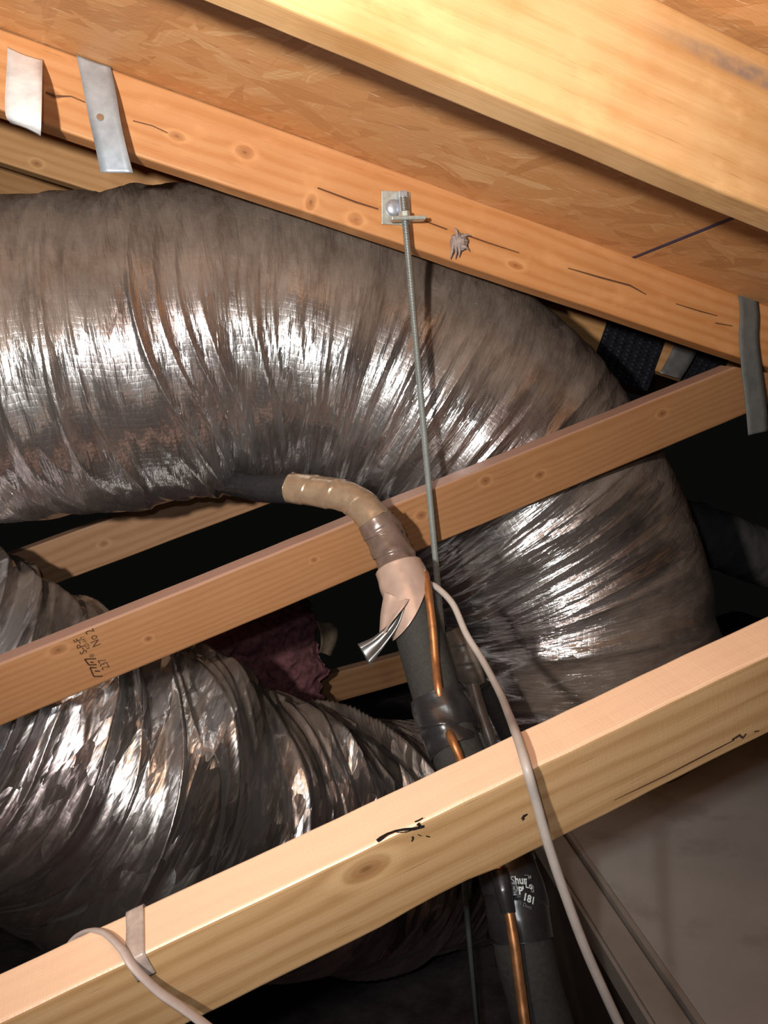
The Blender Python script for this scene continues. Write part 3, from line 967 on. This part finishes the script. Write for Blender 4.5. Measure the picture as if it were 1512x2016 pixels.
# ------------------------------------------------------------------ insulated refrigerant line
path = [(370, 925, 1.56), (432, 945, 1.42), (515, 962, 1.27), (598, 964, 1.165), (670, 975, 1.10), (722, 1005, 1.07), (757, 1055, 1.05), (782, 1110, 1.03), (806, 1180, 1.00), (836, 1290, 0.96), (868, 1390, 0.915), (905, 1490, 0.87), (958, 1610, 0.81), (1010, 1750, 0.755), (1035, 1880, 0.72), (1075, 2040, 0.69), (1130, 2250, 0.65)]
LP = [at(*p) for p in path]
line = empty('insulated_pipe', LP[9], 'black foam insulated pipe with taped joints running down behind the nearest beam', 'pipe')


def sub(i0, i1):
    return LP[i0:i1 + 1]


def wrap(pitch, step_, wr, sd):
    def f(S, TH, k):
        saw = np.mod(S / pitch + TH / (2 * np.pi), 1.0)
        w_ = vnoise(S * 90, TH * 1.2, sd) - 0.5
        w2 = vnoise(S * 40 + TH * 2, TH * 0.7 + 4, sd + 1) - 0.5
        return step_ * saw + wr * w_ + wr * 1.6 * w2
    return f


def soft(sd, a=0.0012):
    def f(S, TH, k):
        return a * (vnoise(S * 30 + 5, TH * 0.6, sd) - 0.5) * 2
    return f


tube('foam_sleeve', sub(0, 4), [0.020, 0.022, 0.022, 0.022, 0.022], MAT['black_tape'], line, 60, 24, soft(301))
tube('foam_sleeve', sub(7, 16), [0.026, 0.0315, 0.032, 0.032, 0.032, 0.0305, 0.030, 0.032, 0.032, 0.032], MAT['foam'], line, 200, 28, soft(302))
o = tube('tape_wrap', [at(572, 960, 1.152), *sub(4, 4), at(700, 988, 1.085), *sub(5, 5), at(742, 1030, 1.057)], [0.0225, 0.0225, 0.023, 0.0235, 0.024], MAT['tan_tape'], line, 130, 40, wrap(0.043, 0.0013, 0.0012, 303))
o['label'] = 'shiny tan tape wrap'
o = tube('tape_wrap', [at(738, 1022, 1.058), *sub(6, 7), at(800, 1150, 1.01)], [0.0255, 0.0262, 0.0275, 0.029], MAT['brown_tape'], line, 130, 40, wrap(0.034, 0.0022, 0.0022, 305))
o['label'] = 'dark brown tape wrap'
# pink tape band with a slanting lower rim, wound on the same centre line as the foam
Rb, sb, _ = catmull(sub(7, 10), 200)
Tb, Nb, Bb = frames(Rb, (0, -1, 0))
V, mth, nb = [], 56, 60
right_s = 1.0 if (Bb[0] @ np.array(RIGHT)) > 0 else -1.0
for i in range(nb):
    for j in range(mth):
        th = 2 * math.pi * j / mth
        reach = 0.335 - 0.175 * math.sin(th) * right_s + 0.03 * math.sin(2 * th + 1)
        f = 0.03 + i / (nb - 1) * reach
        k0 = min(int(f * 199), 198)
        rr = 0.0335 + 0.0040 * (i / (nb - 1)) + 0.0022 * (vnoise(np.array([f * 14.0]), np.array([th * 1.3]), 310)[0] - 0.5)
        V.append(Rb[k0] + (Rb[k0 + 1] - Rb[k0]) * (f * 199 - k0) + (Nb[k0] * math.cos(th) + Bb[k0] * math.sin(th)) * rr)
F = [[i * mth + j, i * mth + (j + 1) % mth, (i + 1) * mth + (j + 1) % mth, (i + 1) * mth + j] for i in range(nb - 1) for j in range(mth)]
o = mesh_obj('tape_band', V, F, MAT['pink_tape'], line, True)
o['label'] = 'wide pale pink tape band'
sm = o.modifiers.new('thickness', 'SOLIDIFY')
sm.thickness = 0.0008
o = strip('tape_flap', [(at(757, 1165, 0.985), at(806, 1180, 0.962)), (at(750, 1205, 0.98), at(795, 1195, 0.955)), (at(748, 1232, 0.972), at(778, 1216, 0.953)), (at(747, 1250, 0.966), at(760, 1238, 0.955))], MAT['pink_tape'], 0.0008, line, cup=0.004)
o['label'] = 'pink tape tongue hanging off the band'
o = strip('tape_tail', [(at(778, 1214, 0.962), at(796, 1196, 0.958)), (at(762, 1232, 0.964), at(783, 1232, 0.956)), (at(735, 1254, 0.966), at(757, 1272, 0.956)), (at(704, 1268, 0.968), at(728, 1311, 0.954))], plain('tape_back', (0.075, 0.072, 0.07), 0.25, 0.3, 0.6, noise_scale=50, var=0.3), 0.0008, line, cup=0.004)
o['label'] = 'dark loose tail of tape'
# black tape over the lower joint
o = tube('tape_wrap', [at(861, 1368, 0.922), at(872, 1400, 0.91), at(884, 1440, 0.895), at(900, 1478, 0.877)], [0.0345, 0.036, 0.0355, 0.0335], MAT['black_tape'], line, 110, 44, wrap(0.05, 0.0025, 0.003, 320))
o['label'] = 'wrinkled black tape wrap'
lo_tape, fr = tube('tape_wrap', [at(992, 1690, 0.778), at(1010, 1750, 0.755), at(1022, 1810, 0.737), at(1029, 1850, 0.727)], [0.0335, 0.0340, 0.0338, 0.0325], MAT['black_tape'], line, 90, 40, wrap(0.045, 0.0016, 0.0008, 322), want=True)
lo_tape['label'] = 'black tape wrap with white printing'

# printing on that tape, bent round it
R_, T_, N_, B_, rad_, s_arr = fr


def font_mesh(text, size, bold=0.0, shear=0.0):
    cu = bpy.data.curves.new('lettering', 'FONT')
    cu.body = text
    cu.size = size
    cu.align_x = 'LEFT'
    cu.offset = bold
    cu.shear = shear
    cu.resolution_u = 3
    o_ = bpy.data.objects.new('lettering', cu)
    COL.objects.link(o_)
    dg = bpy.context.evaluated_depsgraph_get()
    me = bpy.data.meshes.new_from_object(o_.evaluated_get(dg))
    bpy.data.objects.remove(o_)
    bm = bmesh.new()
    bm.from_mesh(me)
    bpy.data.meshes.remove(me)
    return bm


def print_on_tape(name, bm, px, py, rot, mat, lift=0.0028):
    """px, py: where the lower left of the print stands; rot: turn of the baseline in the picture plane"""
    best = None
    d = sight(px, py).normalized()
    for i in range(len(R_)):
        c = Vector(R_[i])
        w_ = c - EYE
        b_ = w_.dot(d)
        disc = b_ * b_ - (w_.length_squared - (rad_[i] + 0.001) ** 2)
        if disc < 0:
            continue
        p = EYE + d * (b_ - math.sqrt(disc))
        off = abs((p - c).dot(Vector(T_[i])))
        if best is None or off < best[0]:
            best = (off, i, p)
    _, i0, p0 = best
    rel = np.array(p0) - R_[i0]
    th0 = math.atan2(rel @ B_[i0], rel @ N_[i0])
    # direction round the tube that runs to the viewer's right
    tang = -math.sin(th0) * N_[i0] + math.cos(th0) * B_[i0]
    sg = 1.0 if tang @ np.array(RIGHT) > 0 else -1.0
    sgs = -1.0 if T_[i0] @ np.array(DOWN) > 0 else 1.0
    cr, sr = math.cos(rot), math.sin(rot)
    for v_ in bm.verts:
        x_, y_ = v_.co.x, v_.co.y
        X_, Y_ = x_ * cr - y_ * sr, x_ * sr + y_ * cr
        s2 = np.clip(s_arr[i0] + sgs * Y_, 0, s_arr[-1] - 1e-5)
        k = np.interp(s2, s_arr, np.arange(len(s_arr)))
        k0 = min(int(k), len(s_arr) - 2)
        f_ = k - k0
        c = R_[k0] * (1 - f_) + R_[k0 + 1] * f_
        th = th0 + sg * X_ / 0.0345
        rr = rad_[k0] + lift
        v_.co = Vector(c + (N_[k0] * math.cos(th) + B_[k0] * math.sin(th)) * rr)
    return bm_obj(name, bm, mat, line)


print_on_tape('tape_lettering', font_mesh('Shur', 0.0090, 0.00022), 1006, 1740, -0.16, MAT['white_ink'])
print_on_tape('tape_lettering', font_mesh('Lo', 0.0075, 0.00012), 1033, 1747, -0.35, MAT['white_ink'])
print_on_tape('tape_lettering', font_mesh('TM', 0.0055, 0.0001), 1033, 1732, -0.16, MAT['grey_ink'])
print_on_tape('tape_lettering', font_mesh('B', 0.0085, 0.0003), 1042, 1755, -0.35, MAT['grey_ink'])
print_on_tape('tape_lettering', font_mesh("P'", 0.0085, 0.0003), 1021, 1760, -0.1, MAT['white_ink'])
print_on_tape('tape_lettering', font_mesh('181', 0.0088, 0.0003), 1028, 1771, -0.46, MAT['white_ink'])
print_on_tape('tape_lettering', font_mesh('1 Duct', 0.0045, 0.0), 1022, 1780, -0.46, MAT['grey_ink'])
bm = font_mesh('UL', 0.0040, 0.0001)
print_on_tape('tape_lettering', bm, 1006.5, 1750, -0.45, MAT['white_ink'])
bm = bmesh.new()
ring0 = [bm.verts.new((0.0040 * math.cos(a), 0.0040 * math.sin(a), 0)) for a in np.linspace(0, 2 * math.pi, 28, endpoint=False)]
ring1 = [bm.verts.new((0.0034 * math.cos(a), 0.0034 * math.sin(a), 0)) for a in np.linspace(0, 2 * math.pi, 28, endpoint=False)]
for i in range(28):
    bm.faces.new([ring0[i], ring0[(i + 1) % 28], ring1[(i + 1) % 28], ring1[i]])
print_on_tape('tape_emblem', bm, 1011, 1749, 0.0, MAT['white_ink'])

# ------------------------------------------------------------------ copper liquid line along the foam
cp = [(836, 1128, 1.0), (843, 1168, 0.970), (851, 1230, 0.945), (857, 1300, 0.922), (864, 1362, 0.893), (876, 1418, 0.893), (889, 1454, 0.852), (908, 1500, 0.83), (950, 1620, 0.772), (985, 1720, 0.724), (1001, 1790, 0.706), (1013, 1860, 0.690), (1026, 1960, 0.671), (1036, 2040, 0.655), (1055, 2200, 0.63)]
CP = [at(*p) for p in cp]
copper = empty('copper_pipe', CP[3], 'thin copper pipe running down along the black foam pipe', 'pipe')
tube('tube', CP, 0.0056, MAT['copper'], copper, 160, 14)
o = tube('tape_wrap', [at(982, 1712, 0.727), at(992, 1752, 0.714), at(1002, 1796, 0.704)], [0.0085, 0.0095, 0.0075], MAT['black_tape'], copper, 40, 16, soft(331, 0.001))
o['label'] = 'black tape round the copper tube'

# ------------------------------------------------------------------ grey control cables
cb = [(846, 1150, 1.0), (862, 1158, 0.985), (892, 1190, 0.955), (918, 1248, 0.92), (950, 1300, 0.88), (983, 1362, 0.80), (1003, 1410, 0.705), (1013, 1436, 0.636), (1023, 1464, 0.606), (1038, 1515, 0.578), (1056, 1580, 0.580), (1080, 1665, 0.578), (1112, 1760, 0.575), (1150, 1862, 0.570), (1195, 1965, 0.565), (1235, 2050, 0.56), (1300, 2180, 0.55)]
o = tube('cable', [at(*p) for p in cb], 0.0044, MAT['cable'], None, 200, 14)
tag(o, 'long grey cable draped over the nearest beam down to the lower right', 'cable')
cb = [(120, 1905, 0.675), (142, 1858, 0.668), (170, 1836, 0.652), (205, 1836, 0.628), (240, 1868, 0.600), (262, 1902, 0.587), (310, 1950, 0.584), (360, 1985, 0.583), (420, 2030, 0.582), (520, 2110, 0.58)]
o = tube('cable', [at(*p) for p in cb], 0.0046, MAT['cable_low'], None, 140, 14, flat=(1.0, 0.55), up=(0.3, -0.3, 1))
tag(o, 'flat grey cable looping over the nearest beam at lower left', 'cable')

# grey wrapped stub behind the foam pipe
gs = empty('wrapped_stub', at(925, 1310, 1.09), 'dusty grey wrapped pipe stub between foam pipe and duct', 'pipe')
tube('wrap', [at(890, 1240, 1.10), at(908, 1275, 1.09), at(922, 1315, 1.08), at(936, 1350, 1.07)], [0.012, 0.021, 0.022, 0.015], plain('grey_wrap', (0.16, 0.135, 0.11), 0.4, 0.1, noise_scale=60, var=0.35), gs, 60, 24, wrap(0.03, 0.002, 0.002, 341))
tube('drain_tube', [at(930, 1345, 1.05), at(945, 1400, 1.03), at(962, 1450, 1.01), at(985, 1520, 0.99)], [0.009, 0.010, 0.010, 0.010], plain('grey_drain', (0.17, 0.155, 0.14), 0.35, 0.2, noise_scale=80, var=0.3), gs, 40, 14, soft(343, 0.0008))
tube('drain_tube', [at(955, 1350, 1.10), at(985, 1410, 1.09), at(1010, 1460, 1.08), at(1040, 1520, 1.07)], [0.016, 0.016, 0.016, 0.016], MAT['foam'], gs, 40, 16, soft(344, 0.0008))

# ------------------------------------------------------------------ pink insulation batt
bt = empty('insulation_batt', at(510, 1300, 2.1), 'torn pink fibreglass batt in the dark behind the lower duct', 'insulation')
nx_, nz_ = 70, 60
corners = [at(330, 1180, 2.02), at(612, 1160, 2.14), at(655, 1420, 2.14), at(330, 1480, 2.02)]
V = []
for side in (0, 1):
    for i in range(nx_):
        for j in range(nz_):
            u_, v_ = i / (nx_ - 1), j / (nz_ - 1)
            p = np.array((corners[0] * (1 - u_) + corners[1] * u_) * (1 - v_) + (corners[3] * (1 - u_) + corners[2] * u_) * v_)
            edge = min(u_, 1 - u_, v_, 1 - v_)
            puff = 0.035 * min(1, edge * 7) ** 0.5
            a_ = np.array([u_ * 9.0]), np.array([v_ * 9.0])
            rnd = 0.03 * (vnoise(*a_, 400)[0] - 0.5) + 0.012 * (vnoise(a_[0] * 4, a_[1] * 4, 401)[0] - 0.5)
            p[1] += (-1 if side == 0 else 1) * (puff + (rnd if side == 0 else 0))
            p[0] += 0.05 * (vnoise(a_[1] * 0.9, a_[0] * 0 + 2, 402)[0] - 0.5) * u_ + 0.02 * (vnoise(a_[1] * 5, a_[0], 404)[0] - 0.5)
            p[2] += 0.03 * (vnoise(a_[0] * 1.5, a_[1] * 0 + 5, 403)[0] - 0.5)
            V.append(p)
ID = np.arange(2 * nx_ * nz_).reshape(2, nx_, nz_)
F = []
for k in (0, 1):
    q = np.stack([ID[k, :-1, :-1], ID[k, 1:, :-1], ID[k, 1:, 1:], ID[k, :-1, 1:]], -1).reshape(-1, 4)
    F += (q if k == 0 else q[:, ::-1]).tolist()
rim = [(i, 0) for i in range(nx_)] + [(nx_ - 1, j) for j in range(1, nz_)] + [(i, nz_ - 1) for i in range(nx_ - 2, -1, -1)] + [(0, j) for j in range(nz_ - 2, 0, -1)]
for i in range(len(rim)):
    a, b = rim[i], rim[(i + 1) % len(rim)]
    F.append([int(ID[0][a]), int(ID[1][a]), int(ID[1][b]), int(ID[0][b])])
mesh_obj('fibre', V, F, MAT['batt'], bt, True)
o = strip('kraft_facing', [(at(622, 1222, 2.10), at(652, 1226, 2.12)), (at(630, 1245, 2.09), at(664, 1240, 2.12)), (at(632, 1268, 2.09), at(662, 1264, 2.12)), (at(628, 1286, 2.10), at(650, 1292, 2.12))], MAT['kraft'], 0.002, bt, cup=0.010)
o['label'] = 'torn tan paper edge'


# ------------------------------------------------------------------ marks on the timber
def face_mark(name, beam, polys, mat, y, lift=0.0006):
    """thin ink patches lying on the beam's front face, given in local (x, z) metres"""
    bm = bmesh.new()
    for poly in polys:
        vs_ = [bm.verts.new((x_, -lift, z_)) for x_, z_ in poly]
        try:
            bm.faces.new(vs_)
        except ValueError:
            pass
    me = bpy.data.meshes.new(name)
    bm.to_mesh(me)
    bm.free()
    me.materials.append(mat)
    o_ = bpy.data.objects.new(name, me)
    o_.matrix_world = beam.matrix_world.copy()
    COL.objects.link(o_)
    o_.parent = beam
    o_.matrix_parent_inverse = beam.matrix_world.inverted()
    return o_


def hit(beam, px, py):
    """where a sight line meets the beam's front face, local (x, z)"""
    inv = beam.matrix_world.inverted()
    a, b = inv @ EYE, inv.to_3x3() @ sight(px, py)
    k = -a.y / b.y
    p = a + b * k
    return p.x, p.z


def stroke(beam, pts, widths):
    P = [hit(beam, *p) for p in pts]
    out = []
    k = 0.6 / FPX if beam is beam_b else 1.14 / FPX
    L_, R2 = [], []
    for i, p in enumerate(P):
        a, b = P[max(0, i - 1)], P[min(len(P) - 1, i + 1)]
        dx, dz = b[0] - a[0], b[1] - a[1]
        l_ = math.hypot(dx, dz) or 1
        w_ = widths[i] * k / 2
        L_.append((p[0] - dz / l_ * w_, p[1] + dx / l_ * w_))
        R2.append((p[0] + dz / l_ * w_, p[1] - dx / l_ * w_))
    for i in range(len(P) - 1):
        out.append([L_[i], L_[i + 1], R2[i + 1], R2[i]])
    return out


polys = stroke(beam_b, [(742, 1655), (750, 1649), (762, 1641), (778, 1635), (795, 1632), (815, 1631), (835, 1626)], [10, 11, 7, 6, 7, 8, 7])
polys += stroke(beam_b, [(780, 1638), (800, 1637), (812, 1633)], [2, 3, 2])
polys += stroke(beam_b, [(816, 1617), (824, 1614), (832, 1609)], [4, 4, 3])
polys += stroke(beam_b, [(822, 1620), (827, 1626)], [8, 6])
polys += stroke(beam_b, [(811, 1646), (813, 1650), (810, 1656)], [4, 5, 3])
polys += stroke(beam_b, [(822, 1642), (829, 1645)], [2, 2]) + stroke(beam_b, [(838, 1645), (846, 1647)], [3, 3])
polys += stroke(beam_b, [(1026, 1612), (1031, 1606), (1038, 1602)], [4, 8, 4]) + stroke(beam_b, [(1028, 1615), (1032, 1610)], [3, 4])
ink = face_mark('ink_mark', beam_b, polys, MAT['ink'], YB)
ink['label'] = 'black ink scrawl'
polys = stroke(beam_b, [(1208, 1575), (1260, 1550), (1310, 1526), (1360, 1500), (1410, 1474), (1445, 1456)], [1.5, 3, 3, 4, 4, 3])
polys += stroke(beam_b, [(1440, 1456), (1455, 1447), (1462, 1452), (1468, 1444)], [5, 8, 7, 6]) + stroke(beam_b, [(1484, 1440), (1494, 1438)], [4, 3])
ck = face_mark('bark_crack', beam_b, polys, plain('bark_crack', (0.05, 0.02, 0.015), 0.8), YB)
ck['label'] = 'dark bark split along the lower edge'
CRACK = plain('crack_dark', (0.10, 0.035, 0.012), 0.8)
for pts, wd in (([(90, 182), (108, 190), (140, 190), (168, 202)], [3, 5, 2, 2]), ([(262, 238), (300, 248), (330, 262)], [2, 2, 2]), ([(625, 370), (700, 398), (745, 412)], [3, 4, 3]), ([(838, 436), (880, 452)], [3, 3]),
                ([(915, 462), (960, 478), (1022, 498)], [3, 3, 2]), ([(1118, 528), (1180, 546), (1240, 562), (1272, 580)], [2, 4, 4, 2]), ([(1330, 598), (1375, 612), (1412, 622)], [2, 3, 2]), ([(1408, 636), (1442, 642)], [3, 2])):
    face_mark('drying_crack', rafter_a, stroke(rafter_a, pts, wd), CRACK, YA)


# grade stamp on the middle beam: lettering turned so that it reads up the face
def stamp(text, size, px, py, bold=0.0, mat='stamp', squash=1.0):
    bm = font_mesh(text, size, bold)
    x0, z0 = hit(beam_a, px, py)
    for v_ in bm.verts:
        tx, ty = v_.co.x * squash, v_.co.y
        v_.co = Vector((x0 - ty, -0.0007, z0 + tx))
    o_ = bm_obj('grade_stamp', bm, MAT[mat], beam_a, matrix=beam_a.matrix_world.copy())
    return o_


for letter in (([(190, 1314.4), (177.2, 1313.7), (184.6, 1331.5), (202, 1331)], [(186.5, 1320.8), (196.7, 1321)]),
               ([(189, 1296.3), (166.6, 1297.8), (175.4, 1309), (190, 1308)], [(178, 1302.8), (184, 1304.2)])):
    ps = []
    for st in letter:
        for a_, b_ in zip(st[:-1], st[1:]):
            ps += stroke(beam_a, [a_, b_], [3.0, 3.0])
    face_mark('grade_stamp', beam_a, ps, MAT['stamp'], YA)
stamp('®', 0.008, 186, 1292)
stamp('237', 0.0155, 216, 1314, squash=0.75)
stamp('S-P-F', 0.014, 172, 1284, 0.0001, squash=0.9)
stamp('KD-HT', 0.008, 178, 1276, squash=0.9)
stamp('No 2', 0.017, 199, 1269, 0.0, squash=0.8)
stamp('1', 0.010, 217, 1342, squash=0.8)

# strip of dull clear tape over the nearest beam at lower left
mb = beam_b.matrix_world
hb = beam_b['hgt'] / 2
x0, z0 = hit(beam_b, 272, 1885)
tp = []
for (dy, dz) in ((0.0515, -0.004), (0.0505, hb + 0.0012), (0.03, hb + 0.0016), (0.006, hb + 0.0016), (-0.0010, hb - 0.004), (-0.0010, hb - 0.022)):
    zz = dz if dz > 0 else hb - 0.02
    tp.append((mb @ Vector((x0 - 0.009, dy, zz)), mb @ Vector((x0 + 0.006, dy, zz))))
o = strip('clear_tape_strip', tp, MAT['clear_tape'], 0.0006)
tag(o, 'short dull clear tape strip stuck over the nearest beam at lower left', 'tape')
for b_ in (rafter_a, rafter_b, beam_a, beam_b):
    pass
for o in bpy.data.objects:
    if 'hgt' in o.keys():
        del o['hgt']
